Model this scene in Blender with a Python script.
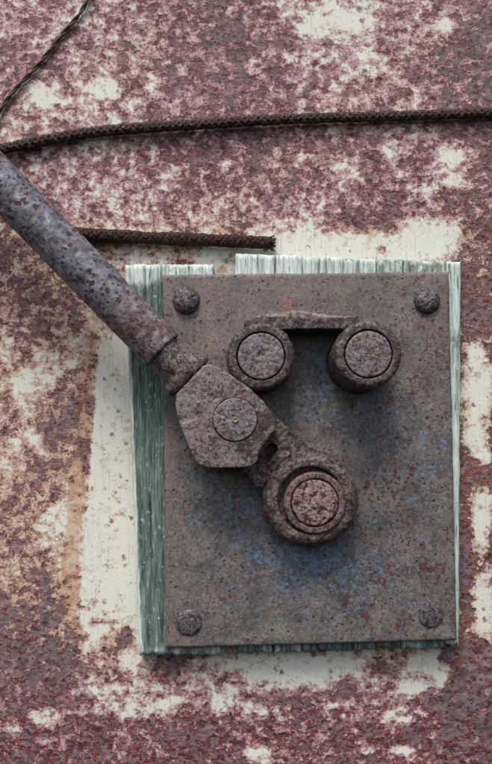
import bpy, bmesh, math, random
import numpy as np
from mathutils import Vector, noise as mn

for o in list(bpy.data.objects):
    bpy.data.objects.remove(o, do_unlink=True)
scene = bpy.context.scene
col = scene.collection
R = math.radians

# ------------------------------------------------------------------ camera
# one photograph pixel is one millimetre on the wall; the lens axis meets the
# wall a little below the middle of the (cropped) frame
D = 0.85                       # camera to wall, m
CX, CY = 235.0, 450.0          # where the lens axis meets the wall, in px
Z0 = 1.35                      # height of the frame centre above the ground
cam = bpy.data.cameras.new('camera')
camo = bpy.data.objects.new('camera', cam)
col.objects.link(camo)
camo.location = ((CX - 246) / 1000, -D, (382 - CY) / 1000 + Z0)
camo.rotation_euler = (R(90), 0, 0)
cam.sensor_fit = 'VERTICAL'
cam.sensor_height = 36.0
cam.sensor_width = 36.0
cam.lens = 36.0 * D / 0.764
cam.shift_x = (246 - CX) / 764.0
cam.shift_y = (CY - 382) / 764.0
cam.clip_start = 0.01
cam.clip_end = 200
scene.camera = camo

# ------------------------------------------------------------------ light: overcast sky, broad soft sun
SUN_EL, SUN_AZ = 58.0, 196.0   # azimuth clockwise from +Y; the wall faces -Y
w = bpy.data.worlds.new('World')
scene.world = w
w.use_nodes = True
wt = w.node_tree
bg = wt.nodes['Background']
sky = wt.nodes.new('ShaderNodeTexSky')
sky.sky_type = 'NISHITA'
sky.sun_disc = False
sky.sun_elevation = R(SUN_EL)
sky.sun_rotation = R(SUN_AZ)
sky.air_density = 1.0
sky.dust_density = 4.0
wt.links.new(sky.outputs[0], bg.inputs[0])
bg.inputs[1].default_value = 0.105
sl = bpy.data.lights.new('sun', 'SUN')
sl.energy = 1.5
sl.angle = R(24)
sl.color = (1.0, 0.96, 0.92)
so = bpy.data.objects.new('sun', sl)
col.objects.link(so)
az, el = R(SUN_AZ), R(SUN_EL)
sd = Vector((math.sin(az) * math.cos(el), math.cos(az) * math.cos(el), math.sin(el)))
so.rotation_euler = sd.to_track_quat('Z', 'Y').to_euler()
so.location = (0, -3, 5)
vs = scene.view_settings
vs.view_transform = 'Standard'
vs.look = 'None'
vs.gamma = 1.0
vs.use_curve_mapping = False
vs.exposure = 0.70
try:
    scene.cycles.max_bounces = 4
    scene.cycles.diffuse_bounces = 3
    scene.cycles.glossy_bounces = 2
except Exception:
    pass

# ------------------------------------------------------------------ coordinates
def U(px, py, h):
    """photo pixel seen at h metres in front of the wall -> (x, z, h)"""
    k = 1 - h / D
    return ((CX + (px - CX) * k - 246) / 1000, (382 - (CY + (py - CY) * k)) / 1000 + Z0, h)

def Wd(px, py, h):
    x, z, hh = U(px, py, h)
    return Vector((x, -hh, z))

# ------------------------------------------------------------------ material helper
def C(r, g, b):
    f = lambda v: (v / 255 / 12.92) if v / 255 <= 0.04045 else ((v / 255 + 0.055) / 1.055) ** 2.4
    return (f(r), f(g), f(b), 1.0)

class NT:
    def __init__(s, name):
        s.m = bpy.data.materials.new(name)
        s.m.use_nodes = True
        s.t = s.m.node_tree
        s.b = s.t.nodes['Principled BSDF']
        s.pos = s.new('ShaderNodeNewGeometry').outputs['Position']
    def new(s, k):
        return s.t.nodes.new(k)
    def put(s, sock, v):
        if isinstance(v, bpy.types.NodeSocket):
            s.t.links.new(v, sock)
        elif v is not None:
            sock.default_value = v
    def mapv(s, sc=(1, 1, 1), loc=(0, 0, 0), rot=(0, 0, 0), v=None):
        n = s.new('ShaderNodeMapping')
        s.put(n.inputs['Vector'], v if v is not None else s.pos)
        n.inputs['Scale'].default_value = sc
        n.inputs['Location'].default_value = loc
        n.inputs['Rotation'].default_value = rot
        return n.outputs[0]
    def noise(s, scale, detail=4, rough=0.55, dist=0.0, v=None):
        n = s.new('ShaderNodeTexNoise')
        s.put(n.inputs['Vector'], v if v is not None else s.pos)
        n.inputs['Scale'].default_value = scale
        n.inputs['Detail'].default_value = detail
        n.inputs['Roughness'].default_value = rough
        n.inputs['Distortion'].default_value = dist
        return n.outputs['Fac']
    def vor(s, scale, v=None, feature='F1', rnd=1.0):
        n = s.new('ShaderNodeTexVoronoi')
        n.feature = feature
        s.put(n.inputs['Vector'], v if v is not None else s.pos)
        n.inputs['Scale'].default_value = scale
        n.inputs['Randomness'].default_value = rnd
        return n
    def wobble(s, amt, scale, v=None):
        n = s.new('ShaderNodeTexNoise')
        s.put(n.inputs['Vector'], v if v is not None else s.pos)
        n.inputs['Scale'].default_value = scale
        n.inputs['Detail'].default_value = 3
        a = s.new('ShaderNodeVectorMath'); a.operation = 'SUBTRACT'
        s.put(a.inputs[0], n.outputs['Color']); a.inputs[1].default_value = (.5, .5, .5)
        b = s.new('ShaderNodeVectorMath'); b.operation = 'SCALE'
        s.put(b.inputs[0], a.outputs[0]); b.inputs['Scale'].default_value = amt
        c = s.new('ShaderNodeVectorMath'); c.operation = 'ADD'
        s.put(c.inputs[0], v if v is not None else s.pos); s.put(c.inputs[1], b.outputs[0])
        return c.outputs[0]
    def math(s, op, a, b=None, c=None, clamp=False):
        n = s.new('ShaderNodeMath'); n.operation = op; n.use_clamp = clamp
        s.put(n.inputs[0], a)
        if b is not None: s.put(n.inputs[1], b)
        if c is not None: s.put(n.inputs[2], c)
        return n.outputs[0]
    def step(s, v, a, b, lo=0.0, hi=1.0):
        n = s.new('ShaderNodeMapRange'); n.interpolation_type = 'SMOOTHSTEP'
        s.put(n.inputs['Value'], v)
        s.put(n.inputs['From Min'], a); s.put(n.inputs['From Max'], b)
        s.put(n.inputs['To Min'], lo); s.put(n.inputs['To Max'], hi)
        return n.outputs[0]
    def spots(s, scale, r, soft, wob=0.0, wsc=200, v=None):
        """round spots of uneven size: slices through a 3D point cloud"""
        vv = s.wobble(wob, wsc, v) if wob else v
        d = s.vor(scale, vv).outputs['Distance']
        return s.step(d, r + soft, r - soft)
    def mul(s, a, b): return s.math('MULTIPLY', a, b)
    def add(s, a, b): return s.math('ADD', a, b)
    def sub(s, a, b): return s.math('SUBTRACT', a, b)
    def mx(s, a, b): return s.math('MAXIMUM', a, b)
    def mix(s, f, a, b, mode='MIX'):
        n = s.new('ShaderNodeMix'); n.data_type = 'RGBA'; n.blend_type = mode
        s.put(n.inputs[0], f); s.put(n.inputs[6], a); s.put(n.inputs[7], b)
        return n.outputs[2]
    def attr(s, name):
        n = s.new('ShaderNodeAttribute'); n.attribute_name = name
        sp = s.new('ShaderNodeSeparateColor'); s.put(sp.inputs[0], n.outputs['Color'])
        return sp.outputs[0], sp.outputs[1], sp.outputs[2]
    def ramp(s, f, stops, interp='LINEAR'):
        n = s.new('ShaderNodeValToRGB'); e = n.color_ramp; e.interpolation = interp
        s.put(n.inputs[0], f)
        while len(e.elements) < len(stops): e.elements.new(0.5)
        for k, (p, c) in enumerate(stops):
            e.elements[k].position = p; e.elements[k].color = c
        return n.outputs[0]
    def bump(s, h, dist, strength=1.0, prev=None):
        n = s.new('ShaderNodeBump')
        s.put(n.inputs['Height'], h); n.inputs['Distance'].default_value = dist
        s.put(n.inputs['Strength'], strength)
        if prev is not None: s.put(n.inputs['Normal'], prev)
        return n.outputs[0]
    def done(s, colr, rough=0.7, normal=None, metal=0.0, spec=0.4):
        s.put(s.b.inputs['Base Color'], colr)
        s.put(s.b.inputs['Roughness'], rough)
        s.put(s.b.inputs['Metallic'], metal)
        s.put(s.b.inputs['Specular IOR Level'], spec)
        if normal is not None: s.put(s.b.inputs['Normal'], normal)
        return s.m

# ------------------------------------------------------------------ materials
def wall_material():
    t = NT('rusted_painted_steel')
    dens, orange, pink = t.attr('wear')
    grey, red, sharp = t.attr('tint')
    big = t.noise(44, 5, 0.62, 0.3)
    mid = t.noise(120, 4, 0.66, 0.25, v=t.mapv((0.85, 1, 1.05)))
    fine = t.noise(420, 3, 0.6)
    grit = t.noise(1100, 2, .6)
    f = t.add(dens, t.mul(t.sub(big, .5), 0.78))
    f = t.add(f, t.mul(t.sub(mid, .5), t.sub(1.0, t.mul(sharp, .3))))
    f = t.add(f, t.mul(t.sub(fine, .5), 0.30))
    # sound paint, and paint stained from below
    hair = t.noise(200, 3, .6, v=t.mapv((3.0, 1, .10)))
    cream = t.mix(t.noise(24, 3, .6), C(225, 226, 211), C(212, 215, 205))
    cream = t.mix(t.mul(t.step(hair, .55, .70), .40), cream, C(176, 166, 150))
    cream = t.mix(t.mul(t.step(t.add(mid, t.mul(dens, .25)), .56, .68), .45), cream, C(196, 176, 142))
    pinkp = t.mix(t.step(fine, .35, .65), C(178, 140, 142), C(148, 108, 113))
    tanp = t.mix(t.step(fine, .35, .65), C(204, 178, 150), C(172, 136, 118))
    stain = t.mix(pink, tanp, pinkp)
    c = t.mix(t.step(f, .27, .49), cream, stain)
    # bare metal
    mott = t.noise(150, 5, .70, .2, v=t.mapv((.85, 1, 1), loc=(1, 1, 4)))
    rust = t.ramp(mott, [(.34, C(70, 49, 55)), (.46, C(106, 84, 88)), (.55, C(126, 104, 108)), (.62, C(146, 117, 120)), (.69, C(170, 136, 135))])
    greyr = t.ramp(mott, [(.34, C(68, 60, 64)), (.48, C(98, 91, 96)), (.68, C(124, 114, 118))])
    rust = t.mix(grey, rust, greyr)
    rm = t.step(f, t.sub(.475, t.mul(sharp, .04)), t.sub(.655, t.mul(sharp, .16)))
    c = t.mix(t.mul(rm, .95), c, rust)
    # run-down orange stain
    on = t.step(t.add(orange, t.mul(t.sub(t.noise(60, 5, .6, v=t.mapv((1.9, 1, .30))), .5), 1.3)), .38, .85)
    c = t.mix(t.mul(t.mul(on, .58), t.sub(1.0, t.mul(rm, .75))), c, t.mix(mid, C(198, 156, 120), C(168, 120, 88)))
    # dark red crusts: a thin broken line round the bare metal, and small flecks
    fl = t.noise(240, 3, .62, .4, v=t.mapv((.62, 1, 1.0), rot=(0, .12, 0)))
    fl2 = t.noise(120, 4, .6, .2, v=t.mapv((.8, 1, 1.0), loc=(3, 1, 2)))
    redc = t.mix(t.step(fine, .40, .60), C(52, 14, 20), C(116, 38, 42))
    edge = t.mul(t.step(f, .505, .545), t.step(f, .625, .575))
    em = t.mul(edge, t.step(t.add(fl2, t.mul(t.sub(red, .5), .10)), .43, .52))
    c = t.mix(t.mul(em, .82), c, t.mix(t.mul(sharp, .7), redc, C(150, 84, 44)))
    flm = t.mul(t.step(t.add(fl, t.mul(t.sub(red, .5), .10)), .574, .610), t.step(f, .38, .53))
    c = t.mix(t.mul(flm, .85), c, redc)
    dk = t.step(t.noise(290, 3, .6, .2, v=t.mapv((.8, 1, 1), loc=(7, 2, 5))), .59, .64)
    c = t.mix(t.mul(t.mul(dk, t.step(f, .38, .6)), .75), c, C(44, 29, 34))
    # pin-prick rust in the sound paint
    gate = t.step(big, .42, .60)
    sp = t.mul(t.spots(80, .20, .06, .007, 300), gate)
    sp2 = t.mul(t.spots(230, .20, .06), t.step(mid, .44, .58))
    smk = t.mul(t.mx(sp, t.mul(sp2, .7)), t.sub(1.0, rm))
    c = t.mix(t.mul(smk, .85), c, t.mix(t.step(mid, .4, .6), C(74, 40, 40), C(128, 84, 70)))
    c = t.mix(t.step(grit, .40, .60), t.mix(.13, c, C(30, 20, 22)), c)
    hgt = t.add(t.mul(fl, .6), t.add(t.mul(fine, .55), t.mul(mott, .8)))
    hgt = t.sub(hgt, t.mul(t.step(f, .44, .60), .55))
    nrm = t.bump(hgt, .0015, t.add(.18, t.mul(rm, .70)))
    rough = t.add(.55, t.mul(rm, .22))
    return t.done(c, rough, nrm, 0, .35)

def iron_material(name, base, light, dark, red, speck=.56, patch=.55, bump=.0008, rough=.58, patch_scale=90, blue=0.0):
    t = NT(name)
    n1 = t.noise(patch_scale, 6, .68, .3)
    n2 = t.noise(260, 5, .66, .2)
    n3 = t.noise(700, 3, .6)
    c = t.mix(t.step(n2, .38, .62), base, light)
    crust = t.attr('wear')[0] if name == 'pale_worn_iron' else 0.0
    n1 = t.add(n1, t.mul(crust, .16))
    pm = t.step(t.add(n1, t.mul(t.sub(n2, .5), .8)), patch, patch + .08)
    c = t.mix(t.mul(pm, .85), c, dark)
    n4 = t.noise(330, 4, .62, .3, v=t.mapv((1, 1, 1), loc=(4, 7, 1)))
    sk = t.step(t.add(n4, t.mul(t.sub(n1, .5), .35)), speck, speck + .05)
    c = t.mix(t.mul(sk, .85), c, t.mix(t.step(n1, .45, .55), t.mix(.5, dark, C(22, 16, 18)), dark))
    rr = t.step(t.noise(170, 4, .6, .3, v=t.mapv((1, 1, 1), loc=(2, 1, 6))), .61, .66)
    c = t.mix(t.mul(rr, .7), c, red)
    if blue: c = t.mix(t.mul(t.step(t.noise(75, 4, .6, .3, v=t.mapv((1, 1, 1), loc=(3, 9, 4))), .50, .66), blue), c, C(104, 118, 142))
    wf = t.step(t.noise(480, 2, .5, v=t.mapv((1, 1, 1), loc=(9, 3, 2))), .66, .71)
    c = t.mix(t.mul(wf, .5), c, C(176, 166, 170))
    c = t.mix(t.step(n3, .38, .60), t.mix(.22, c, C(24, 16, 18)), c)
    h = t.add(t.mul(n2, .6), t.mul(n3, .5))
    h = t.sub(h, t.mul(sk, .6)); h = t.add(h, t.mul(rr, .2))
    return t.done(c, t.add(rough, t.mul(t.sub(n2, .5), .3)), t.bump(h, bump, .9), 0.0, .5)

def pipe_material():
    t = NT('pitted_grey_pipe')
    rusty, _, _ = t.attr('wear')
    n2 = t.noise(120, 5, .6); n3 = t.noise(520, 3, .6)
    blue = t.mix(t.step(n2, .35, .65), C(78, 77, 80), C(122, 126, 138))
    brown = t.mix(t.step(n2, .35, .65), C(92, 80, 80), C(136, 124, 128))
    c = t.mix(t.step(t.add(rusty, t.mul(t.sub(t.noise(45, 5, .6), .5), .6)), .35, .75), blue, brown)
    sp = t.mx(t.spots(105, .27, .05, .005, 330), t.spots(165, .27, .05, .004, 330))
    gate = t.step(t.noise(40, 2, .5, v=t.mapv((1, 1, 1), loc=(2, 2, 9))), .32, .44)
    sp = t.mul(sp, gate)
    halo = t.mul(t.spots(105, .38, .08, .005, 330), gate)
    sp2 = t.spots(210, .29, .06)
    c = t.mix(t.mul(halo, .35), c, C(112, 88, 88))
    c = t.mix(t.mul(sp, .92), c, t.mix(t.step(n3, .4, .6), C(34, 20, 23), C(74, 40, 40)))
    c = t.mix(t.mul(sp2, .7), c, C(70, 54, 58))
    rr = t.step(t.add(t.noise(70, 6, .66, .3), t.mul(rusty, .12)), .60, .68)
    c = t.mix(t.mul(rr, .7), c, C(82, 56, 56))
    c = t.mix(t.step(n3, .38, .60), t.mix(.16, c, C(24, 18, 22)), c)
    h = t.sub(t.add(t.mul(n2, .5), t.mul(n3, .45)), t.mul(sp, .5))
    return t.done(c, t.add(.42, t.mul(sp, .35)), t.bump(h, .0011, .8), 0.0, .5)

def plate_material():
    t = NT('weathered_plate_steel')
    blue, redd, warm = t.attr('wear')
    n1 = t.noise(45, 6, .64); n2 = t.noise(260, 4, .64); n3 = t.noise(760, 3, .6)
    c = t.ramp(t.add(t.mul(n1, .55), t.mul(n2, .45)), [(.38, C(66, 64, 64)), (.5, C(100, 95, 92)), (.62, C(130, 120, 113))])
    c = t.mix(t.mul(warm, .5), c, t.mix(n2, C(144, 124, 112), C(124, 102, 96)))
    bn = t.noise(46, 7, .72, .5, v=t.mapv((1, 1, 1), loc=(6, 1, 1)))
    bm_ = t.step(t.add(blue, t.mul(t.sub(bn, .5), 2.2)), .42, .80)
    c = t.mix(t.mul(bm_, .62), c, t.mix(t.step(n2, .38, .62), C(50, 62, 76), C(88, 110, 134)))
    bl = t.step(t.add(t.noise(190, 5, .68, .3, v=t.mapv((1, 1, 1), loc=(5, 5, 5))), t.mul(blue, .12)), .60, .655)
    c = t.mix(t.mul(bl, .60), c, C(110, 142, 166))
    # red rust: loose clusters
    r1 = t.noise(55, 3, .55, v=t.mapv((1.1, 1, .8), loc=(1, 8, 3)))
    r2 = t.noise(240, 3, .58, .2, v=t.mapv((1.1, 1, .85)))
    rn = t.step(t.add(t.add(r2, t.mul(t.sub(r1, .5), .45)), t.mul(redd, .12)), .675, .705)
    c = t.mix(t.mul(rn, .85), c, t.mix(t.step(n3, .4, .6), C(70, 24, 28), C(106, 46, 44)))
    # dark pits of every size
    p1 = t.noise(60, 2, .5, v=t.mapv((1, 1, 1), loc=(3, 3, 1)))
    pit = t.mul(t.spots(120, .16, .05), t.step(p1, .36, .52))
    c = t.mix(t.mul(pit, .85), c, C(42, 30, 34))
    p2 = t.step(t.add(t.noise(520, 2, .5, v=t.mapv((1, 1, 1), loc=(8, 6, 1))), t.mul(t.sub(p1, .5), .15)), .605, .66)
    c = t.mix(t.mul(p2, .75), c, C(48, 38, 44))
    wf = t.step(t.noise(380, 2, .5, v=t.mapv((1, 1, 1), loc=(9, 3, 2))), .70, .74)
    c = t.mix(t.mul(wf, .5), c, C(168, 178, 186))
    # a dab of red marking paint
    d = t.new('ShaderNodeVectorMath'); d.operation = 'DISTANCE'
    t.put(d.inputs[0], t.wobble(.012, 180)); d.inputs[1].default_value = Wd(286, 305, .028)
    c = t.mix(t.mul(t.step(d.outputs['Value'], .0085, .0035), t.step(n2, .40, .60, .05, .60)), c, C(170, 60, 66))
    c = t.mix(t.step(n3, .38, .60), t.mix(.20, c, C(24, 18, 22)), c)
    h = t.add(t.mul(n2, .6), t.mul(n3, .5))
    h = t.sub(h, t.mul(pit, .6)); h = t.add(h, t.mul(rn, .3))
    return t.done(c, t.add(.48, t.mul(n2, .25)), t.bump(h, .0008, .8), 0.0, .5)

def wood_material():
    t = NT('weathered_green_wood')
    pale, moss, _ = t.attr('wear')
    st = t.mapv((1, 1, .05))
    g1 = t.noise(240, 5, .68, .3, v=st)
    g2 = t.noise(900, 4, .65, v=t.mapv((1, 1, .06), loc=(1, 2, 1)))
    g3 = t.noise(110, 4, .65, .5, v=t.mapv((1, 1, .22)))
    gg = t.add(t.mul(g1, .55), t.mul(g2, .45))
    green = t.ramp(gg, [(.36, C(36, 46, 44)), (.45, C(76, 95, 89)), (.55, C(112, 131, 123)), (.65, C(154, 171, 163))])
    white = t.ramp(gg, [(.34, C(70, 84, 80)), (.44, C(158, 176, 170)), (.52, C(206, 219, 214)), (.66, C(230, 236, 233))])
    k = t.step(t.add(pale, t.mul(t.sub(g3, .5), 1.3)), .35, .70)
    c = t.mix(k, green, white)
    mo = t.step(t.add(moss, t.mul(t.sub(t.noise(150, 5, .68), .5), 1.4)), .5, .8)
    c = t.mix(t.mul(mo, .7), c, t.mix(g2, C(46, 62, 44), C(98, 114, 88)))
    lg = t.step(g3, .46, .58)
    lich = t.mul(t.spots(125, .18, .03, .004, 320), lg)
    core = t.spots(125, .09, .03, .004, 320)
    c = t.mix(t.mul(t.sub(lich, t.mul(core, .6)), .8), c, C(192, 212, 210))
    fle = t.step(t.add(t.noise(420, 4, .65, v=t.mapv((1, 1, .28))), t.mul(t.sub(g3, .5), .25)), .60, .645)
    c = t.mix(t.mul(fle, .5), c, C(188, 204, 198))
    dkc = t.step(t.noise(420, 4, .65, v=t.mapv((1, 1, .06), loc=(3, 3, 3))), .60, .67)
    c = t.mix(t.mul(dkc, .75), c, C(30, 40, 38))
    h = t.add(t.add(t.mul(g1, .7), t.mul(g2, .7)), t.mul(lich, .25))
    return t.done(c, .8, t.bump(h, .0014, 1.0), 0, .25)

def cord_material(name, a, b, fleck, fl_amt):
    t = NT(name)
    n = t.noise(300, 4, .65)
    c = t.mix(t.step(n, .35, .68), a, b)
    f = t.step(t.noise(420, 2, .5, v=t.mapv((1, 1, 1), loc=(2, 4, 1))), .66, .71)
    c = t.mix(t.mul(f, fl_amt), c, fleck)
    return t.done(c, .75, t.bump(n, .0012, .9), 0, .3)

M_wall = wall_material()
M_ring = iron_material('crusted_iron', C(76, 62, 60), C(116, 102, 100), C(38, 26, 27), C(78, 42, 42), .515, .53, .0012, .56, 110)
M_arm = iron_material('dark_crusted_iron', C(86, 71, 69), C(124, 108, 105), C(40, 28, 29), C(78, 42, 42), .52, .525, .0011, .56, 110)
M_clevis = iron_material('pale_worn_iron', C(110, 98, 96), C(136, 124, 122), C(52, 35, 36), C(104, 56, 56), .555, .562, .0006, .50, 60)
M_pin = iron_material('pitted_pin_iron', C(106, 93, 92), C(138, 126, 126), C(48, 31, 34), C(92, 52, 53), .545, .56, .0008, .48, 90, .55)
M_neck = iron_material('forged_neck_iron', C(94, 82, 80), C(130, 118, 117), C(42, 29, 31), C(92, 54, 50), .525, .54, .0012, .54, 90)
M_pinlow = iron_material('scarred_pin_iron', C(128, 98, 94), C(166, 142, 138), C(40, 25, 28), C(116, 60, 58), .535, .55, .0013, .50, 130)
M_pinred = iron_material('reddish_worn_iron', C(100, 77, 75), C(126, 102, 99), C(56, 35, 37), C(104, 54, 53), .545, .55, .0009, .56, 100)
M_bolt = iron_material('dark_bolt_iron', C(78, 72, 75), C(112, 106, 110), C(34, 24, 27), C(70, 36, 37), .535, .55, .0010, .42, 150)
M_pipe = pipe_material()
M_plate = plate_material()
M_wood = wood_material()
M_cord = cord_material('tarred_cord', C(34, 24, 26), C(82, 62, 62), C(160, 148, 146), .75)
M_cord2 = cord_material('rusted_cord', C(28, 17, 18), C(72, 45, 43), C(116, 90, 86), .5)
M_twine = cord_material('grey_brown_twine', C(56, 44, 38), C(96, 80, 68), C(120, 104, 90), .5)
M_nipple = cord_material('dull_brass', C(108, 102, 86), C(150, 144, 124), C(176, 170, 152), .4)
M_weld = iron_material('brown_weld', C(116, 100, 94), C(146, 130, 122), C(66, 52, 50), C(116, 66, 62), .60, .61)

# ------------------------------------------------------------------ object helpers
def new_obj(name, me, mat, parent=None, smooth=True):
    if mat is not None:
        me.materials.clear(); me.materials.append(mat)
    if smooth:
        me.polygons.foreach_set('use_smooth', [True] * len(me.polygons))
    o = bpy.data.objects.new(name, me)
    col.objects.link(o)
    if parent is not None:
        o.parent = parent
        o.location = Vector((0, 0, 0)) if parent.parent else -Vector(parent.location)   # meshes are written in world coordinates
    return o

def thing(name, label, cat, loc, group=None):
    o = bpy.data.objects.new(name, None)
    o.empty_display_size = .02
    col.objects.link(o)
    o.location = loc
    tag(o, label, cat, group)
    return o

def tag(o, label, cat, group=None):
    o['label'] = label; o['category'] = cat
    if group: o['group'] = group
    return o

def from_pd(name, vs_, fs):
    me = bpy.data.meshes.new(name)
    me.from_pydata([tuple(v) for v in vs_], [], fs)
    me.update()
    return me

def colour_attr(me, name, arr):
    a = me.attributes.new(name, 'FLOAT_COLOR', 'POINT')
    full = np.ones((len(me.vertices), 4), dtype=np.float32)
    full[:, :arr.shape[1]] = arr
    a.data.foreach_set('color', full.ravel())

def rough_up(me, amp, scale, amp2=0.0, scale2=400., pits=0.0, pscale=120., seed=0.0, wf=None):
    """real relief: push the vertices along their normals with layered noise"""
    me.update()
    off = Vector((seed, seed * 1.7, -seed))
    nor = [v.normal.copy() for v in me.vertices]
    for v, n in zip(me.vertices, nor):
        p = v.co * scale + off
        d = amp * mn.fractal(p, 1.0, 2.0, 3)
        if amp2: d += amp2 * mn.noise(v.co * scale2 + off)
        if pits:
            q = mn.noise(v.co * pscale - off)
            if q > .25: d -= pits * min(1, (q - .25) * 4)
        if wf: d *= wf(v.co)
        v.co += n * d
    me.update()

def remeshed(bm, voxel, smooth=2):
    me = bpy.data.meshes.new('tmp'); bm.to_mesh(me); bm.free()
    o = bpy.data.objects.new('tmp', me); col.objects.link(o)
    m = o.modifiers.new('r', 'REMESH'); m.mode = 'VOXEL'; m.voxel_size = voxel
    if smooth:
        s = o.modifiers.new('s', 'SMOOTH'); s.factor = .5; s.iterations = smooth
    dg = bpy.context.evaluated_depsgraph_get()
    out = bpy.data.meshes.new_from_object(o.evaluated_get(dg))
    bpy.data.objects.remove(o, do_unlink=True)
    return out

def carved(me, bmc, voxel=None, smooth=0):
    o = bpy.data.objects.new('tmp', me); col.objects.link(o)
    cme = bpy.data.meshes.new('tmp'); bmc.to_mesh(cme); bmc.free()
    cut = bpy.data.objects.new('tmp', cme); col.objects.link(cut)
    m = o.modifiers.new('b', 'BOOLEAN'); m.operation = 'DIFFERENCE'; m.object = cut; m.solver = 'EXACT'
    if voxel:
        r_ = o.modifiers.new('r', 'REMESH'); r_.mode = 'VOXEL'; r_.voxel_size = voxel
        s_ = o.modifiers.new('s', 'SMOOTH'); s_.iterations = smooth
    out = bpy.data.meshes.new_from_object(o.evaluated_get(bpy.context.evaluated_depsgraph_get()))
    bpy.data.objects.remove(o, do_unlink=True); bpy.data.objects.remove(cut, do_unlink=True)
    return out

def add_prism(bm, pts, h0, h1):
    """pts: (px,py) outline seen at h1; straight back to h0"""
    P = [U(x, y, h1) for x, y in pts]
    a = [bm.verts.new((x, -h0, z)) for x, z, _ in P]
    b = [bm.verts.new((x, -h1, z)) for x, z, _ in P]
    n = len(pts)
    for i in range(n):
        j = (i + 1) % n
        bm.faces.new((a[i], a[j], b[j], b[i]))
    bm.faces.new(b); bm.faces.new(list(reversed(a)))
    bmesh.ops.recalc_face_normals(bm, faces=bm.faces)

def lathe_mesh(name, center_px, hc, prof, seg=96, axis=None, origin=None):
    """prof: (radius m, h) pairs; turned about the axis through the pixel centre seen at depth hc,
    pointing out of the wall (or about a given axis)"""
    if origin is None:
        x, z, _ = U(center_px[0], center_px[1], hc)
        origin = Vector((x, 0, z)); A = Vector((0, -1, 0))
    else:
        A = axis.normalized()
    e1 = A.cross(Vector((0.123, 0.3, 1))).normalized(); e2 = A.cross(e1)
    vs_, fs = [], []
    for r, h in prof:
        for k in range(seg):
            a = 2 * math.pi * k / seg
            vs_.append(origin + A * h + (e1 * math.cos(a) + e2 * math.sin(a)) * r)
    for i in range(len(prof) - 1):
        for k in range(seg):
            k2 = (k + 1) % seg
            fs.append((i * seg + k, i * seg + k2, (i + 1) * seg + k2, (i + 1) * seg + k))
    me = from_pd(name, vs_, fs)
    bm = bmesh.new(); bm.from_mesh(me)
    bmesh.ops.remove_doubles(bm, verts=bm.verts, dist=1e-6)
    bmesh.ops.recalc_face_normals(bm, faces=bm.faces)
    bm.to_mesh(me); bm.free()
    return me

def dense(prof, step):
    out = [prof[0]]
    for a, b in zip(prof, prof[1:]):
        L = math.hypot(b[0] - a[0], b[1] - a[1])
        n = max(1, int(L / step))
        for k in range(1, n + 1):
            out.append((a[0] + (b[0] - a[0]) * k / n, a[1] + (b[1] - a[1]) * k / n))
    return out

def mm(px, h):            # pixels seen at depth h -> metres
    return px / 1000 * (1 - h / D)

# ------------------------------------------------------------------ the wall
GX = np.arange(20, 480, 40.0)
GY = np.arange(20, 760, 40.0)
GRID = np.array([
 [.56,.52,.50,.56,.66,.76,.64,.46,.42,.56,.52,.74],
 [.64,.60,.58,.60,.68,.72,.66,.60,.52,.58,.64,.80],
 [.50,.54,.46,.54,.62,.70,.66,.60,.50,.54,.60,.72],
 [.58,.50,.52,.60,.68,.70,.70,.64,.62,.62,.56,.74],
 [.60,.54,.50,.54,.60,.66,.66,.60,.58,.66,.60,.66],
 [.62,.60,.50,.50,.54,.54,.50,.44,.62,.72,.58,.66],
 [.68,.66,.50,.46,.48,.40,.26,.18,.16,.20,.24,.66],
 [.66,.64,.54,.50,.50,.50,.50,.50,.50,.50,.60,.84],
 [.52,.54,.46,.40,.50,.50,.50,.50,.50,.50,.70,.70],
 [.50,.54,.54,.30,.50,.50,.50,.50,.50,.50,.70,.50],
 [.56,.62,.62,.30,.50,.50,.50,.50,.50,.50,.70,.66],
 [.50,.62,.66,.30,.50,.50,.50,.50,.50,.50,.70,.74],
 [.56,.50,.50,.30,.50,.50,.50,.50,.50,.50,.70,.66],
 [.54,.48,.40,.30,.50,.50,.50,.50,.50,.50,.70,.74],
 [.60,.62,.40,.30,.50,.50,.50,.50,.50,.50,.70,.70],
 [.76,.74,.50,.34,.50,.50,.50,.50,.50,.50,.66,.68],
 [.80,.78,.60,.52,.46,.38,.32,.30,.34,.46,.50,.78],
 [.68,.66,.52,.46,.54,.50,.50,.54,.52,.58,.58,.80],
 [.72,.62,.72,.66,.74,.72,.62,.66,.66,.64,.64,.80]])

def grid_sample(X, Y):
    fx = np.clip((X - GX[0]) / 40, 0, len(GX) - 1.001); fy = np.clip((Y - GY[0]) / 40, 0, len(GY) - 1.001)
    i = fx.astype(int); j = fy.astype(int); u = fx - i; v = fy - j
    u = u * u * (3 - 2 * u); v = v * v * (3 - 2 * v)
    return (GRID[j, i] * (1 - u) * (1 - v) + GRID[j, i + 1] * u * (1 - v) +
            GRID[j + 1, i] * (1 - u) * v + GRID[j + 1, i + 1] * u * v)

def blob(X, Y, x, y, rx, ry):
    return np.exp(-(((X - x) / rx) ** 2 + ((Y - y) / ry) ** 2))

def sm(a, b, v):
    t_ = np.clip((v - a) / (b - a), 0, 1)
    return t_ * t_ * (3 - 2 * t_)

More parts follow.
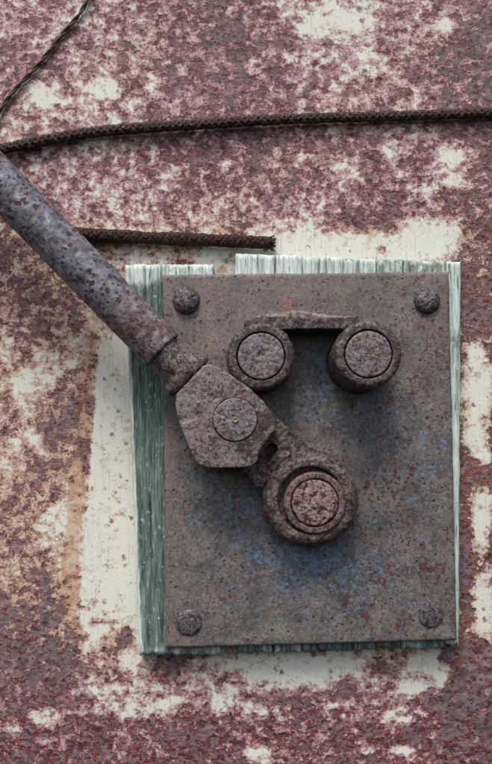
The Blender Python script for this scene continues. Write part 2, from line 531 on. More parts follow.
fx_ = np.arange(-40, 535, 2.5); fy_ = np.arange(-40, 810, 2.5)
xs = np.concatenate([np.linspace(-1400, -45, 40), fx_, np.linspace(540, 1900, 40)])
ys = np.concatenate([np.linspace(-700, -45, 24), fy_, np.linspace(815, 1700, 30)])
X, Y = np.meshgrid(xs, ys)
dens = grid_sample(X, Y)
for (x, y, rx, ry, a) in [
    (350, 20, 24, 10, -.34), (445, 24, 10, 16, -.40), (312, 22, 14, 12, -.2), (366, 58, 12, 12, -.26), (105, 88, 14, 9, -.34),
    (42, 96, 16, 11, -.30), (95, 140, 16, 8, -.22), (452, 157, 13, 14, -.44), (455, 181, 14, 6, -.42), (420, 188, 16, 5, -.3), (395, 150, 16, 10, -.2),
    (430, 236, 26, 18, -.40), (340, 246, 40, 14, -.25), (405, 245, 14, 14, -.28), (300, 250, 22, 10, -.2), (440, 235, 20, 14, -.1), (345, 168, 22, 14, -.14), (455, 250, 14, 8, -.15),
    (381, 250, 7, 6, .45), (345, 245, 6, 5, .3), (422, 262, 8, 5, .3),
    (478, 352, 9, 14, -.5), (478, 400, 14, 26, -.42), (474, 440, 10, 18, -.5), (482, 520, 10, 34, -.65), (486, 610, 12, 32, -.65), (486, 455, 8, 14, -.4), (490, 300, 8, 10, -.4),
    (60, 362, 24, 20, -.12), (40, 385, 20, 14, -.14), (22, 395, 14, 20, -.16), (55, 395, 12, 10, .22), (40, 330, 26, 12, .14), (70, 445, 28, 26, .16), (22, 500, 16, 20, .12), (45, 520, 26, 12, -.2), (30, 440, 16, 12, -.15), (12, 545, 14, 14, .15),
    (55, 420, 18, 8, .12), (40, 575, 14, 16, .16), (12, 570, 12, 8, -.25), (40, 720, 18, 10, -.34), (15, 728, 8, 8, -.25),
    (135, 662, 16, 12, -.24), (95, 690, 22, 7, -.26), (140, 712, 30, 7, -.34), (120, 665, 12, 8, -.1), (200, 668, 12, 10, -.1),
    (285, 672, 60, 14, -.16), (235, 700, 26, 12, -.22), (175, 700, 16, 8, -.16), (325, 675, 20, 14, -.14), (430, 665, 18, 12, -.38), (412, 690, 16, 9, -.38), (442, 680, 8, 12, -.3),
    (395, 716, 22, 8, -.34), (335, 706, 8, 6, -.25), (405, 750, 14, 8, -.35), (365, 752, 12, 6, -.25), (255, 755, 22, 8, -.3), (160, 755, 14, 8, -.15),
    (232, 678, 8, 8, .3), (243, 697, 12, 7, .3), (185, 665, 22, 12, .28), (345, 690, 16, 9, .28), (375, 670, 10, 8, .25), (300, 700, 22, 10, .15), (160, 672, 14, 10, .2),
    (195, 735, 24, 18, .12), (455, 230, 8, 8, -.1), (120, 640, 6, 8, .25), (128, 630, 8, 8, .2)]:
    dens = dens + a * blob(X, Y, x, y, rx, ry)
dens = np.where(dens > .5, .5 + (dens - .5) * .66, dens) - .02
# strip of sound paint beside the board, where something once covered the wall
xl = np.interp(Y, [330, 345, 460, 560, 650], [104, 100, 91, 83, 79])
strip = sm(-2, 2, X - xl) * sm(330, 346, Y) * sm(660, 596, Y + 10 * np.sin(X * .12)) * sm(170, 150, X)
dens = dens * (1 - strip) + (.12 + .07 * np.sin(Y * .05) * np.sin(X * .11 + 1)) * strip
dens = dens + .28 * blob(X, Y, 94, 508, 9, 4) + .26 * blob(X, Y, 122, 513, 6, 5) + .25 * blob(X, Y, 105, 450, 5, 4) + .3 * blob(X, Y, 128, 635, 8, 12) + .2 * blob(X, Y, 100, 622, 9, 3)
for (x, y, rx, ry, a) in [(107, 565, 4, 3, .4), (123, 581, 5, 2.5, .4), (93, 603, 4, 3, .35), (104, 613, 3.5, 4, .4), (83, 608, 5, 3, .35), (99, 622, 10, 1.8, .3), (115, 621, 4, 2, .3), (85, 638, 5, 4, .35), (121, 638, 3, 3, .3),
                          (112, 375, 7, 3, .24), (120, 395, 5, 3, .22), (103, 470, 6, 4, .2), (118, 455, 4, 3, .2), (124, 566, 3, 3, .4), (108, 355, 6, 3, .25)]:
    dens = dens + a * blob(X, Y, x, y, rx, ry)

xo = np.interp(Y, [300, 400, 480, 560, 650], [92, 84, 76, 70, 70])
orange = np.exp(-((X - xo) / np.interp(Y, [300, 470, 560], [10, 11, 13])) ** 2) * sm(285, 345, Y) * sm(668, 610, Y) * (1 - strip) * .95
orange = orange + .35 * blob(X, Y, 60, 265, 30, 40) + .45 * blob(X, Y, 110, 250, 40, 14) + .4 * blob(X, Y, 240, 222, 40, 14) + .5 * blob(X, Y, 470, 100, 30, 4) + .3 * blob(X, Y, 466, 265, 14, 20)
dens = dens - .03 * sm(300, 250, Y) - .10 * orange * sm(440, 490, Y)
pink = sm(290, 190, Y) * (.72 + .2 * np.sin(X * .021 + Y * .033)) + sm(640, 700, Y) * .7 + .25
pink = pink * (1 - .6 * sm(215, 235, Y) * sm(300, 280, Y))
pink = np.clip(pink, 0, 1)
grey = .9 * blob(X, Y, 468, 70, 36, 40) + .8 * blob(X, Y, 470, 180, 12, 60) + .6 * blob(X, Y, 470, 720, 40, 40) + .55 * blob(X, Y, 235, 30, 60, 30) + .6 * blob(X, Y, 60, 650, 60, 40) + .5 * blob(X, Y, 470, 575, 14, 20)
grey = grey + .4 * blob(X, Y, 300, 700, 100, 40)
red = .45 + .5 * sm(690, 730, Y) + .3 * blob(X, Y, 180, 190, 80, 60) + .3 * blob(X, Y, 400, 200, 60, 40) - .3 * sm(300, 340, Y) * sm(640, 600, Y) * sm(200, 100, X)
sharp = sm(445, 460, X) * sm(200, 300, Y) * sm(700, 640, Y) + .35 * sm(330, 400, X) * sm(120, 160, Y) * sm(280, 260, Y) + .3 * sm(380, 420, X) * sm(640, 660, Y)
bulge = np.zeros_like(X)
for k, (fx, fy, ph, a) in enumerate([(.011, .007, .3, .0006), (.023, -.013, 1.7, .0004), (.005, .019, 2.2, .0006)]):
    bulge += a * np.sin(X * fx + Y * fy + ph)
fade = sm(300, 600, np.maximum(np.abs(X - 246), np.abs(Y - 382)))
bulge = bulge - .0012
nx, ny = len(xs), len(ys)
V = np.stack([(X - 246) / 1000, -bulge, (382 - Y) / 1000 + Z0], -1).reshape(-1, 3)
idx = np.arange(nx * ny).reshape(ny, nx)
F = np.stack([idx[1:, :-1], idx[1:, 1:], idx[:-1, 1:], idx[:-1, :-1]], -1).reshape(-1, 4)
me = bpy.data.meshes.new('steel_wall')
me.from_pydata(V.tolist(), [], F.tolist()); me.update()
colour_attr(me, 'wear', np.stack([dens, np.clip(orange, 0, 1), pink], -1).reshape(-1, 3))
colour_attr(me, 'tint', np.clip(np.stack([grey, red, sharp], -1), 0, 1).reshape(-1, 3))
wall = new_obj('steel_wall', me, M_wall)
wall['kind'] = 'structure'
wall['label'] = 'rusted steel wall with peeling cream paint behind everything'

# ------------------------------------------------------------------ cords
def path_points(pts, step):
    """smooth curve through (px,py,h) points, sampled every step metres"""
    P = [Wd(*p) for p in pts]
    P = [P[0] * 2 - P[1]] + P + [P[-1] * 2 - P[-2]]
    out = []
    for i in range(1, len(P) - 2):
        n = 24
        for k in range(n):
            t_ = k / n
            a, b, c, d = P[i - 1:i + 3]
            out.append(.5 * ((2 * b) + (c - a) * t_ + (2 * a - 5 * b + 4 * c - d) * t_ ** 2 + (3 * b - a - 3 * c + d) * t_ ** 3))
    out.append(P[-2])
    res, acc = [out[0]], 0.0
    for a, b in zip(out, out[1:]):
        L = (b - a).length; pos = step - acc
        while pos <= L:
            res.append(a + (b - a) * (pos / L)); pos += step
        acc = (acc + L) % step if L else acc
    return res

def frames(P):
    fr = []
    for i, p in enumerate(P):
        T = (P[min(i + 1, len(P) - 1)] - P[max(i - 1, 0)]).normalized()
        e1 = T.cross(Vector((0, -1, 0))).normalized(); e2 = T.cross(e1)
        fr.append((p, T, e1, e2))
    return fr

def sweep(vs_, fs, C_, rad, seg=6):
    b = len(vs_)
    for i, p in enumerate(C_):
        T = (C_[min(i + 1, len(C_) - 1)] - C_[max(i - 1, 0)]).normalized()
        e1 = T.orthogonal().normalized() if i == 0 else (e1 - T * e1.dot(T)).normalized()
        e2 = T.cross(e1)
        r = rad(i) if callable(rad) else rad
        for k in range(seg):
            a = 2 * math.pi * k / seg
            vs_.append(p + (e1 * math.cos(a) + e2 * math.sin(a)) * r)
    n = len(C_)
    for i in range(n - 1):
        for k in range(seg):
            k2 = (k + 1) % seg
            fs.append((b + i * seg + k, b + i * seg + k2, b + (i + 1) * seg + k2, b + (i + 1) * seg + k))
    fs.append(tuple(b + k for k in reversed(range(seg))))
    fs.append(tuple(b + (n - 1) * seg + k for k in range(seg)))

def braid(name, pts, r0, r1, mat, strands=4, pitch=.026, fat=.46, fuzz=0, seed=1, fray=0):
    rng = random.Random(seed)
    P = path_points(pts, .0011)
    fr = frames(P); n = len(fr)
    vs_, fs = [], []
    ph0 = rng.random() * 6
    rr = lambda i: .82 * (r0 + (r1 - r0) * i / n) * (1 + .14 * mn.noise(Vector((i * .035, seed, 0))) + .07 * mn.noise(Vector((i * .16, seed, 4))))
    for d in (1, -1):
        for s in range(strands):
            Cn = []
            for i, (p, T, e1, e2) in enumerate(fr):
                a = d * 2 * math.pi * i * .0011 / pitch + 2 * math.pi * s / strands + (ph0 if d > 0 else 0)
                weave = .09 * math.sin(2 * math.pi * i * .0011 / pitch * strands + (0 if d > 0 else math.pi) + s * math.pi)
                R_ = rr(i) * (1 - fat * .62 + weave)
                Cn.append(p + (e1 * math.cos(a) + e2 * math.sin(a)) * R_)
            sweep(vs_, fs, Cn, lambda i: rr(i) * fat * (1 + .12 * mn.noise(Vector((i * .11, s * 3.1, d * 5.)))), 6)
    sweep(vs_, fs, P[::3], lambda i: rr(min(i * 3, n - 1)) * .66, 8)
    for _ in range(fuzz):                         # stray fibres
        i = rng.randrange(4, n - 4); p, T, e1, e2 = fr[i]
        a = rng.random() * 6.28; dr = e1 * math.cos(a) + e2 * math.sin(a)
        q = p + dr * rr(i) * .85
        tip = q + dr * rng.uniform(.0006, .0028) + T * rng.uniform(-.004, .004)
        sweep(vs_, fs, [q, (q + tip) / 2 + dr * .0005, tip], .00022, 3)
    p, T, e1, e2 = fr[-1]
    for _ in range(fray):
        a = rng.random() * 6.28; q = p + (e1 * math.cos(a) + e2 * math.sin(a)) * rr(n - 1) * rng.uniform(.2, .95) - T * .003
        dr = T + (e1 * math.cos(a) + e2 * math.sin(a)) * rng.uniform(-.1, .9)
        L = rng.uniform(.004, .0085)
        sweep(vs_, fs, [q, q + dr * L * .6, q + dr * L + e1 * rng.uniform(-.001, .001)], rng.uniform(.0003, .0008), 4)
    return new_obj(name, from_pd(name, vs_, fs), mat)

def twist(name, pts, r, mat, strands=3, pitch=.014, fuzz=0, seed=1, fat=.56):
    rng = random.Random(seed)
    P = path_points(pts, .0010)
    fr = frames(P); n = len(fr); vs_, fs = [], []
    rr = lambda i: r * (1 + .10 * mn.noise(Vector((i * .04, seed, 0))))
    for s in range(strands):
        Cn = [p + (e1 * math.cos(a) + e2 * math.sin(a)) * rr(i) * (1 - fat)
              for i, (p, T, e1, e2) in enumerate(fr) for a in [2 * math.pi * (i * .0010 / pitch + s / strands)]]
        sweep(vs_, fs, Cn, lambda i: rr(i) * fat, 7)
    for _ in range(fuzz):
        i = rng.randrange(2, n - 2); p, T, e1, e2 = fr[i]
        a = rng.random() * 6.28; dr = e1 * math.cos(a) + e2 * math.sin(a)
        q = p + dr * rr(i) * .8; tip = q + dr * rng.uniform(.0004, .002) + T * rng.uniform(-.003, .003)
        sweep(vs_, fs, [q, (q + tip) / 2 + dr * .0004, tip], .0002, 3)
    return new_obj(name, from_pd(name, vs_, fs), mat)

c1 = braid('braided_cord', [(-160, 176, .006), (-40, 159, .006), (10, 147.5, .006), (60, 137.5, .006), (100, 131.5, .006), (140, 128, .006), (190, 125, .0055),
            (250, 121, .0055), (320, 118, .0055), (400, 116, .005), (484, 113, .005), (560, 110, .005), (680, 108, .005)], .0060, .0047, M_cord, fuzz=600, seed=3)
tag(c1, 'long dark braided cord stretched right across the upper wall', 'cord', 'cords lying on the wall')
c2 = braid('braided_cord', [(40, 229, .009), (78, 234, .008), (120, 236.5, .008), (160, 238.5, .0075), (205, 240, .0075), (240, 241.5, .0075), (271, 243, .008)],
           .0072, .0066, M_cord2, strands=5, pitch=.024, fat=.38, fuzz=320, seed=8, fray=46)
tag(c2, 'short rusty cord with a cut end just above the wooden boards', 'cord', 'cords lying on the wall')
c3 = twist('twine', [(125, -70, .003), (100, -25, .003), (84, 7, .003), (75, 20, .003), (67, 29, .0026), (52, 48, .0026), (33, 71, .0026), (20, 84, .0026), (8, 99, .0026), (-12, 130, .0026), (-30, 170, .0026)],
           .0023, M_twine, 2, .03, 60, 5)
tag(c3, 'thin twine hanging slanted across the upper left corner', 'twine')

# ------------------------------------------------------------------ wooden boards behind the plate
H_WOOD = .017
def plank_mesh(name, left, right, top, bottom, h0, h1, pale, moss, seed, dx=.9, dy=5.0, cup=0.0, grain=.0010):
    """left/right: x edge as a function of y; top/bottom: y edge as a function of u in 0..1"""
    x0 = left(0.5 * (top(.5) + bottom(.5))); x1 = right(0.5 * (top(.5) + bottom(.5)))
    nx_ = max(6, int((x1 - x0) / dx)); ny_ = int((bottom(.5) - top(.5)) / dy)
    tv = sorted(set([0, .002, .006, .012, .02, .03] + [k / ny_ for k in range(1, ny_)] + [.97, .98, .988, .994, .998, 1.0]))
    tv = [t_ for t_ in tv]
    vs_, fs, at = [], [], []
    us = [0, .35 / nx_, ] + [k / nx_ for k in range(1, nx_)] + [1 - .35 / nx_, 1]
    for t_ in tv:
        for u in us:
            y = top(u) + (bottom(u) - top(u)) * t_
            x = left(y) + (right(y) - left(y)) * u
            if u in (0, 1): x += .8 * mn.noise(Vector((seed, y * .05, u * 9)))
            g = mn.fractal(Vector((x * .45 + seed * 7, y * .022, seed)), 1.0, 2.0, 3) * grain
            g += mn.noise(Vector((x * 1.3, y * .03, seed * 3))) * grain * .5
            crack = mn.noise(Vector((x * .17 + 40 + seed * 3, y * .006, seed)))
            if crack > .33: g -= .004 * (crack - .33) / .3 * (1.6 if (t_ < .1 or t_ > .9) else 1)
            ed = min(u * (x1 - x0), (1 - u) * (x1 - x0)); ey = min(t_ * 390, (1 - t_) * 390)
            rnd = -.0022 * max(0, 1 - ed / 2.2) ** 2 - .003 * max(0, 1 - ey / 3.0) ** 2
            h = h1 + g + rnd + cup * (1 - (2 * u - 1) ** 2)
            vs_.append(Wd(x, y, h)); at.append((pale(x, y), moss(x, y), 0))
    n = len(us)
    for j in range(len(tv) - 1):
        for i in range(n - 1):
            fs.append((j * n + i, (j + 1) * n + i, (j + 1) * n + i + 1, j * n + i + 1))
    # skirt back to the wall and a back face
    ring = [i for i in range(n)] + [j * n + n - 1 for j in range(1, len(tv))] + [(len(tv) - 1) * n + i for i in range(n - 2, -1, -1)] + [j * n for j in range(len(tv) - 2, 0, -1)]
    prev = ring
    for f in (.55, .0):
        b = len(vs_)
        for q in ring:
            v = vs_[q]; hh = h0 + (-v.y - h0) * f
            wob = .0007 * mn.noise(Vector((v.x * 700, hh * 300, v.z * 700)))
            vs_.append(Vector((v.x + wob, -hh, v.z + wob))); at.append(at[q])
        cur = list(range(b, b + len(ring))); m = len(ring)
        for k in range(m):
            k2 = (k + 1) % m
            fs.append((prev[k], prev[k2], cur[k2], cur[k]))
        prev = cur
    fs.append(tuple(prev))
    me = from_pd(name, vs_, fs)
    colour_attr(me, 'wear', np.array(at, dtype=np.float32))
    return me

lin = lambda ax, ay, bx, by: (lambda v: ay + (by - ay) * (v - ax) / (bx - ax))
pale_l = lambda x, y: .75 * float(sm(300, 268, np.array(y))) + .12 + .75 * max(0, 1 - abs(x - (125 + (y - 265) * .0385)) / 5) + .35 * float(sm(635, 652, np.array(y)))  # pale line on the left edge paints in light caught by the side face
moss_l = lambda x, y: .55 * float(sm(310, 270, np.array(y))) * float(sm(135, 165, np.array(x)))
tl = lambda u: 264.5 + 1.4 * mn.noise(Vector((u * 9, 1, 0))) + .8 * mn.noise(Vector((u * 40, 1, 5)))
bl_ = lambda u: 655 + 2.0 * mn.noise(Vector((u * 8, 4, 0))) + 1.6 * mn.noise(Vector((u * 30, 4, 5)))
me = plank_mesh('wooden_board', lin(265, 125, 655, 139.5), lin(265, 214, 655, 224), tl, bl_, .002, H_WOOD + .001, pale_l, moss_l, 2.0, cup=.0006)
bo = new_obj('wooden_board', me, M_wood)
tag(bo, 'narrow green weathered board showing at left of the steel plate', 'board', 'weathered boards behind the plate')

brd = thing('wooden_board', 'wide pale weathered board split into staves behind the steel plate', 'board', Wd(350, 658, 0), 'weathered boards behind the plate')
cuts_t = [235, 275, 303, 319, 327, 343, 359, 376, 403, 446, 461]
rng = random.Random(5)
for k in range(len(cuts_t) - 1):
    a, b = cuts_t[k], cuts_t[k + 1]
    lean = 1.5 * (a - 235) / 226
    gap = rng.choice([.35, .6, 1.0])
    L_ = lin(255, a + gap * .5, 650, a + gap * .5 - (1.2 if k < 9 else 1.5))
    R_ = lin(255, b - gap * .5, 650, b - gap * .5 - (1.2 if k < 9 else 2.0))
    y0 = 254 + (a - 235) / 226 * 8.5 + rng.uniform(-.8, .8)
    y0b = y0 + (b - a) / 226 * 8.5
    yb = 653 - (a - 235) / 226 * 8 + rng.uniform(-1.5, 1.8)
    sd_ = 11 + k * 1.37
    tp = lambda u, y0=y0, y0b=y0b, s=sd_: y0 + (y0b - y0) * u + .9 * mn.noise(Vector((u * 4, s, 0)))
    bt = lambda u, yb=yb, s=sd_: yb + 1.5 * mn.noise(Vector((u * 4, s, 7))) + 1.2 * mn.noise(Vector((u * 12, s, 2)))
    pl = rng.uniform(.62, .95)
    ms = .7 if 375 < a < 425 else rng.uniform(.05, .35)
    pale = lambda x, y, pl=pl: pl * (1 - .45 * float(sm(600, 640, np.array(y))) * (1 if x < 448 else 0)) if x < 446 else 1.05
    moss = lambda x, y, ms=ms: (ms if y < 330 else .25) if x < 446 else .12 + .6 * math.exp(-((y - 338) / 16) ** 2)
    hh = H_WOOD + rng.uniform(-.0009, .0007) + (.0008 if k == 9 else 0)
    me = plank_mesh('stave', L_, R_, tp, bt, .002, hh, pale, moss, sd_, dx=.8)
    new_obj('stave', me, M_wood, brd)

# ------------------------------------------------------------------ mounting plate
H_P0, H_P1 = .0185, .0275
plt = thing('mounting_plate', 'large rusty grey steel plate bolted over the wooden boards', 'plate', Wd(310, 645, .018))
cor = [(162.5, 275), (448.5, 272), (456.5, 640), (166, 648)]
def plate_pt(u, v):
    a = np.array(cor[0]) * (1 - u) * (1 - v) + np.array(cor[1]) * u * (1 - v) + np.array(cor[2]) * u * v + np.array(cor[3]) * (1 - u) * v
    return a
vs_, fs, at = [], [], []
us = [0, .0015, .004, .008] + [k / 120 for k in range(2, 119)] + [.992, .996, .9985, 1]
vv = [0, .0012, .003, .006] + [k / 150 for k in range(2, 149)] + [.994, .997, .9988, 1]
for v in vv:
    for u in us:
        x, y = plate_pt(u, v)
        e = min(u, 1 - u) * 290; f = min(v, 1 - v) * 370
        nick = mn.noise(Vector((x * .09, y * .09, 2.))) * .5 + mn.noise(Vector((x * .4, y * .4, 3.))) * .3
        if u in (0, 1): x += nick
        if v in (0, 1): y += nick
        h = H_P1 - .0016 * max(0, 1 - e / 2.0) ** 2 - .0016 * max(0, 1 - f / 2.0) ** 2
        h += .0004 * mn.fractal(Vector((x * .02, y * .02, 0)), 1, 2, 3) + .00022 * mn.noise(Vector((x * .3, y * .3, 1)))
        q = mn.noise(Vector((x * .22, y * .22, 8.)))
        if q > .5: h -= .0012 * (q - .5) / .4
        vs_.append(Wd(x, y, h))
        B = lambda cx, cy, rx, ry: math.exp(-((x - cx) / rx) ** 2 - ((y - cy) / ry) ** 2)
        blue = .62 * B(330, 395, 60, 45) + .5 * B(250, 500, 70, 55) + .55 * B(310, 560, 70, 26) + .42 * B(415, 450, 40, 60) + .35 * B(330, 600, 110, 60) + .3 * B(190, 440, 30, 60) + .55 * B(315, 345, 20, 25)
        redd = .6 * B(400, 600, 50, 45) + .55 * B(400, 480, 40, 60) + .35 * B(420, 340, 50, 60) + .2
        warm = .9 * max(0, 1 - (x - 165) / 22) * (1 if y > 430 else .3) + .55 * B(220, 320, 80, 50) + .6 * B(330, 285, 140, 18) + .35 * B(430, 330, 40, 60)
        at.append((blue, min(1, redd), min(1, warm)))
n = len(us); m = len(vv)
for j in range(m - 1):
    for i in range(n - 1):
        fs.append((j * n + i, (j + 1) * n + i, (j + 1) * n + i + 1, j * n + i + 1))
ring = [i for i in range(n)] + [j * n + n - 1 for j in range(1, m)] + [(m - 1) * n + i for i in range(n - 2, -1, -1)] + [j * n for j in range(m - 2, 0, -1)]
b = len(vs_)
for q in ring:
    v = vs_[q]; vs_.append(Vector((v.x, -H_P0, v.z))); at.append(at[q])
for k in range(len(ring)):
    k2 = (k + 1) % len(ring)
    fs.append((ring[k], ring[k2], b + k2, b + k))
fs.append(tuple(range(b, b + len(ring))))
me = from_pd('plate', vs_, fs)
colour_attr(me, 'wear', np.array(at, dtype=np.float32))
new_obj('plate', me, M_plate, plt)

# bolts: domed heads, crusted, with a broken centre boss
def bolt(px, py, r, tall, seed, amp):
    h = H_P1 - .0008
    rad = mm(r, h)
    prof = [(rad * 1.02, h - .001), (rad * 1.03, h + .0008), (rad, h + .0018)]
    for k in range(1, 14):
        a = k / 14 * math.pi / 2
        prof.append((rad * math.cos(a) ** .9 + 1e-5, h + .0018 + tall * math.sin(a)))
    prof.append((1e-7, h + .0018 + tall))
    me = lathe_mesh('bolt', (px, py), h, dense(prof, .0008), 72)
    rough_up(me, .0005 * amp, 190, .00025 * amp, 480, .0012 * amp, 260, seed)
    return new_obj('bolt', me, M_bolt, plt)
bolt(186.5, 301, 13.5, .0085, 1.0, 1.0)
bolt(426.5, 301, 13.0, .0080, 2.0, 1.0)
bolt(189, 622, 13.0, .0026, 3.0, .22)
bolt(430.5, 614.5, 12.5, .0020, 4.0, .2)

# low weld ridge on the plate above the upper link
bm = bmesh.new()
add_prism(bm, [(250, 320), (258, 315), (272, 313), (288, 311), (300, 310), (311, 312.5), (330, 315), (352, 316), (360, 319), (360, 326), (250, 326)], H_P1 - .003, H_P1 + .004)
me = remeshed(bm, .0011, 8); rough_up(me, .0007, 130, .0004, 400, seed=6)
new_obj('weld_ridge', me, M_weld, plt)

# ------------------------------------------------------------------ upper link: two bosses tied by a strap
def boss_and_pin(root, c, ro, ri, h0, h1, hp, seed, chamfer=.004):
    Ro, Ri = mm(ro, h1), mm(ri, h1)
    prof = [(Ro * 1.04, h0), (Ro * 1.02, h0 + .004), (Ro * 1.01, h1 - chamfer), (Ro - .0008, h1 - chamfer * .45), (Ro - chamfer * .6, h1 - .0006), (Ro - chamfer, h1),
            (Ri + .0012, h1), (Ri + .0006, h1 - .0008), (Ri + .0005, h1 - .006)]
    me = lathe_mesh('boss', c, h1, dense(prof, .0011), 150)
    xb, zb, _ = U(c[0], c[1], h1)
    wfn = lambda q: .18 + .82 * min(1, max(0, (math.hypot(q.x - xb, q.z - zb) - Ri - .001) / .005))
    rough_up(me, .0007, 110, .0004, 330, .0007, 190, seed, wfn)
    bo_ = new_obj('boss', me, M_ring, root)
    prof = [(Ri - .0005, h1 - .006), (Ri - .0005, hp - .0008), (Ri - .0012, hp), (Ri * .5, hp + .0004), (.004, hp + .0002), (.002, hp - .0006), (1e-7, hp - .0010)]
    me = lathe_mesh('pin', c, h1, dense(prof, .0011), 120)
    rough_up(me, .0003, 130, .0002, 420, .0005, 210, seed + 3)
    p = new_obj('pin', me, M_pin, bo_)
    return bo_, p

lk = thing('pivot_link', 'rusty two eyed link with a straight strap joining both pins', 'link', Wd(315, 390, H_P1))
boss_and_pin(lk, (261, 356), 33.5, 23.8, H_P1 - .001, .070, .0700, 1.3)
boss_and_pin(lk, (368.5, 354), 33.5, 23.8, H_P1 - .001, .092, .0918, 2.6)
bm = bmesh.new()
add_prism(bm, [(244, 322), (252, 317.5), (275, 316), (310, 317), (345, 317), (360, 316), (368, 320), (366, 334), (346, 331), (340, 328.5), (312, 328.5), (282, 329.5), (276, 331), (262, 338), (248, 334)], H_P1 - .001, .066)
me = remeshed(bm, .0009, 1); rough_up(me, .0005, 120, .0003, 330, .0006, 200, 9.1)
new_obj('strap', me, M_ring, lk)

# ------------------------------------------------------------------ lower link arm with its big boss
la = thing('link_arm', 'dark crusted link arm ending in a large round boss at plate centre', 'link arm', Wd(310, 545, H_P1))
bm = bmesh.new()
HA = .050
circ = [(309 + 47 * math.cos(R(a)), 498 + 47 * math.sin(R(a))) for a in range(-75, 201, 6)]
arm = [(252, 392), (262, 400), (277, 416), (292, 431.5), (306, 443), (315, 449)] + circ + [(256, 488), (249, 478), (240, 469), (215, 450)]
add_prism(bm, arm, H_P1 + .002, HA)
me = remeshed(bm, .001, 3)
bmc = bmesh.new()
ang = math.atan2(-17, 14)
slot = []
for k in range(24):
    a = 2 * math.pi * k / 24
    lx = 5.0 * math.cos(a) + (6.5 if math.cos(a) > 0 else -6.5); ly = 5.2 * math.sin(a)
    slot.append((268.5 + lx * math.cos(ang) - ly * math.sin(ang), 453.5 + lx * math.sin(ang) + ly * math.cos(ang)))
add_prism(bmc, slot, HA - .011, HA + .01)
me = carved(me, bmc, .001, 2)
rough_up(me, .0008, 100, .0004, 320, .0007, 180, 4.4)
new_obj('arm', me, M_arm, la)
# collar ring of the boss
hb = .060
prof = [(mm(49, hb), H_P1 + .003), (mm(49.5, hb), hb - .016), (mm(47.5, hb), hb - .007), (mm(44, hb), hb - .002), (mm(40, hb), hb), (mm(34.6, hb), hb), (mm(33.3, hb), hb - .001), (mm(32.8, hb), hb - .012)]
me = lathe_mesh('boss', (311, 500), hb, dense(prof, .0012), 170)
xb, zb, _ = U(311, 500, hb)
rough_up(me, .0009, 90, .0005, 300, .0008, 160, 7.7, lambda q: .25 + .75 * min(1, max(0, (math.hypot(q.x - xb, q.z - zb) - .030) / .006)))
big_boss = new_obj('boss', me, M_arm, la)
# rib where the collar meets the flat of the arm
bm = bmesh.new()
add_prism(bm, [(287, 452), (292, 455), (280, 466), (270, 477), (263, 488), (258, 486), (266, 472), (276, 461)], HA - .004, HA + .003)
me = remeshed(bm, .0009, 6); rough_up(me, .0008, 150, .0004, 400, seed=3.2)
new_obj('rib', me, M_ring, la)
hs = .0625
prof = [(mm(31.4, hs), hb - .012), (mm(31.2, hs), hs - .0015), (mm(29.8, hs), hs), (mm(24.9, hs), hs), (mm(24.2, hs), hs - .0008), (mm(24.1, hs), hs - .006)]
me = lathe_mesh('sleeve', (315.0, 503.0), hs, dense(prof, .0011), 150)
rough_up(me, .0004, 120, .0003, 400, .0005, 200, 5.1)
new_obj('sleeve', me, M_pinred, big_boss)
prof = [(mm(23.3, hs), hs - .006), (mm(23.2, hs), hs - .0006), (mm(22, hs), hs + .0006), (mm(12, hs), hs + .0010), (1e-7, hs + .0010)]
me = lathe_mesh('pin', (315.0, 503.0), hs, dense(prof, .0010), 130)
rough_up(me, .0003, 150, .0004, 420, .0010, 230, 8.3)
new_obj('pin', me, M_pinlow, big_boss)

# ------------------------------------------------------------------ lever: pipe, neck, clevis, pin
lv = thing('lever_handle', 'long pitted grey pipe lever pinned to the link arm by a clevis', 'lever', Wd(216, 460, H_P1))
A0 = Wd(163, 351, .056)                    # pipe mouth
A1 = Wd(-150, 28, .075)                    # far out of the frame
ax = (A1 - A0).normalized(); Lp = (A1 - A0).length
rp = mm(22.3, .056)
prof = [(rp * .80, .03), (rp * .80, .004), (rp * .82, .0008), (rp * .86, 0.0), (rp * .95, 0.0), (rp * 1.0, .0012), (rp * 1.005, .006), (rp, .012)]
prof = dense(prof, .0012) + [(rp * (1 + .012 * k / 200), .012 + (Lp - .012) * k / 200) for k in range(1, 201)] + [(rp * .8, Lp), (rp * .8, Lp - .03)]
me = lathe_mesh('pipe', None, 0, prof, 110, ax, A0)
dist = [(v.co - A0).dot(ax) for v in me.vertices]
rough_up(me, .0006, 60, .0003, 300, .0009, 150, 2.2)
for v, d_ in zip(me.vertices, dist):           # ragged mouth
    if d_ < .008:
        v.co += ax * (.0016 * mn.noise(v.co * 130)) * (1 - d_ / .008)
wr = np.array([[max(0, min(1, 1.15 - d_ / .10)), 0, 0] for d_ in dist], dtype=np.float32)
colour_attr(me, 'wear', wr)
new_obj('pipe', me, M_pipe, lv)
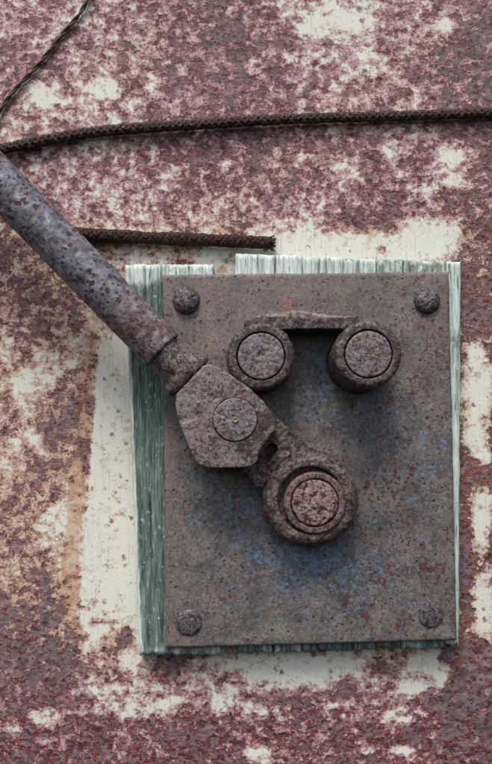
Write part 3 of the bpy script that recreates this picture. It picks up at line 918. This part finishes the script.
# neck: forged rod coming out of the pipe, flaring into the collar of the clevis
bx = -ax
r1 = mm(1, .056)
prof = [(r1 * 17.2, -.03), (r1 * 18.2, -.004), (r1 * 18.6, .004), (r1 * 18.8, .011), (r1 * 19.4, .017), (r1 * 21.5, .023), (r1 * 25.5, .028), (r1 * 28, .032), (r1 * 26.5, .035), (r1 * 20, .0375), (r1 * 20, .046), (r1 * 22, .054), (.001, .058)]
me = lathe_mesh('neck', None, 0, dense(prof, .0012), 110, bx, A0)
side = bx.cross(Vector((0, -1, 0))).normalized()
for v in me.vertices:                          # flattened from front to back towards the clevis
    q = v.co - A0; t_ = q.dot(bx)
    if t_ > .018:
        dpt = q.y
        v.co.y -= dpt * .35 * min(1, (t_ - .018) / .015)
rough_up(me, .0010, 75, .0006, 260, .0009, 150, 3.9)
new_obj('neck', me, M_neck, lv)
HC = .079
cl = [(203.5, 366), (189, 381), (176.5, 394), (175.5, 404), (178, 420), (186, 440), (194.5, 459), (199, 465), (206, 467.5), (232, 468), (252, 467), (256.5, 462), (261, 449), (269, 438), (275.5, 429), (276, 421), (272, 412),
      (263, 401), (247, 386), (228, 372.5), (216, 366), (209, 364)]
bm = bmesh.new(); add_prism(bm, cl, .0575, HC)
me = remeshed(bm, .0009, 2); rough_up(me, .0004, 60, .00025, 330, .0005, 170, 6.6)
bore = bmesh.new()
add_prism(bore, [(235 + 22.9 * math.cos(R(a)), 419.5 + 22.9 * math.sin(R(a))) for a in range(0, 360, 4)], HC - .006, HC + .01)
me = carved(me, bore)
px_c, pz_c, _ = U(262, 428, HC)
cr = []
for v in me.vertices:
    d_ = math.hypot(v.co.x - px_c, v.co.z - pz_c)
    cr.append((max(0, 1 - d_ / .062) ** 1.0, 0, 0))
colour_attr(me, 'wear', np.array(cr, dtype=np.float32))
new_obj('clevis', me, M_clevis, lv)
bm = bmesh.new(); add_prism(bm, [(CX + (x - CX), y) for x, y in cl[1:-2]], H_P1 + .001, .048)
me = remeshed(bm, .0012, 3); rough_up(me, .0007, 90, .0004, 330, seed=1.6)
new_obj('rear_cheek', me, M_clevis, lv)
hq = HC + .0004
prof = [(mm(22.0, hq), HC - .0065), (mm(22.0, hq), HC - .0006), (mm(21.2, hq), hq), (mm(10, hq), hq + .0004), (.0035, hq + .0004), (.002, hq - .0006), (1e-7, hq - .0008)]
me = lathe_mesh('pin', (235, 419.5), hq, dense(prof, .0010), 130)
rough_up(me, .0003, 150, .0002, 420, .0005, 220, 9.3)
pn = new_obj('pin', me, M_pin, lv)
hn = hq + .0004
prof = [(.0030, hn - .0015), (.0029, hn + .0006), (.0024, hn + .0013), (.0017, hn + .0013), (.0013, hn + .0006), (1e-7, hn + .0004)]
me = lathe_mesh('grease_nipple', (235.5, 420), hn, dense(prof, .0005), 32)
new_obj('grease_nipple', me, M_nipple, pn)
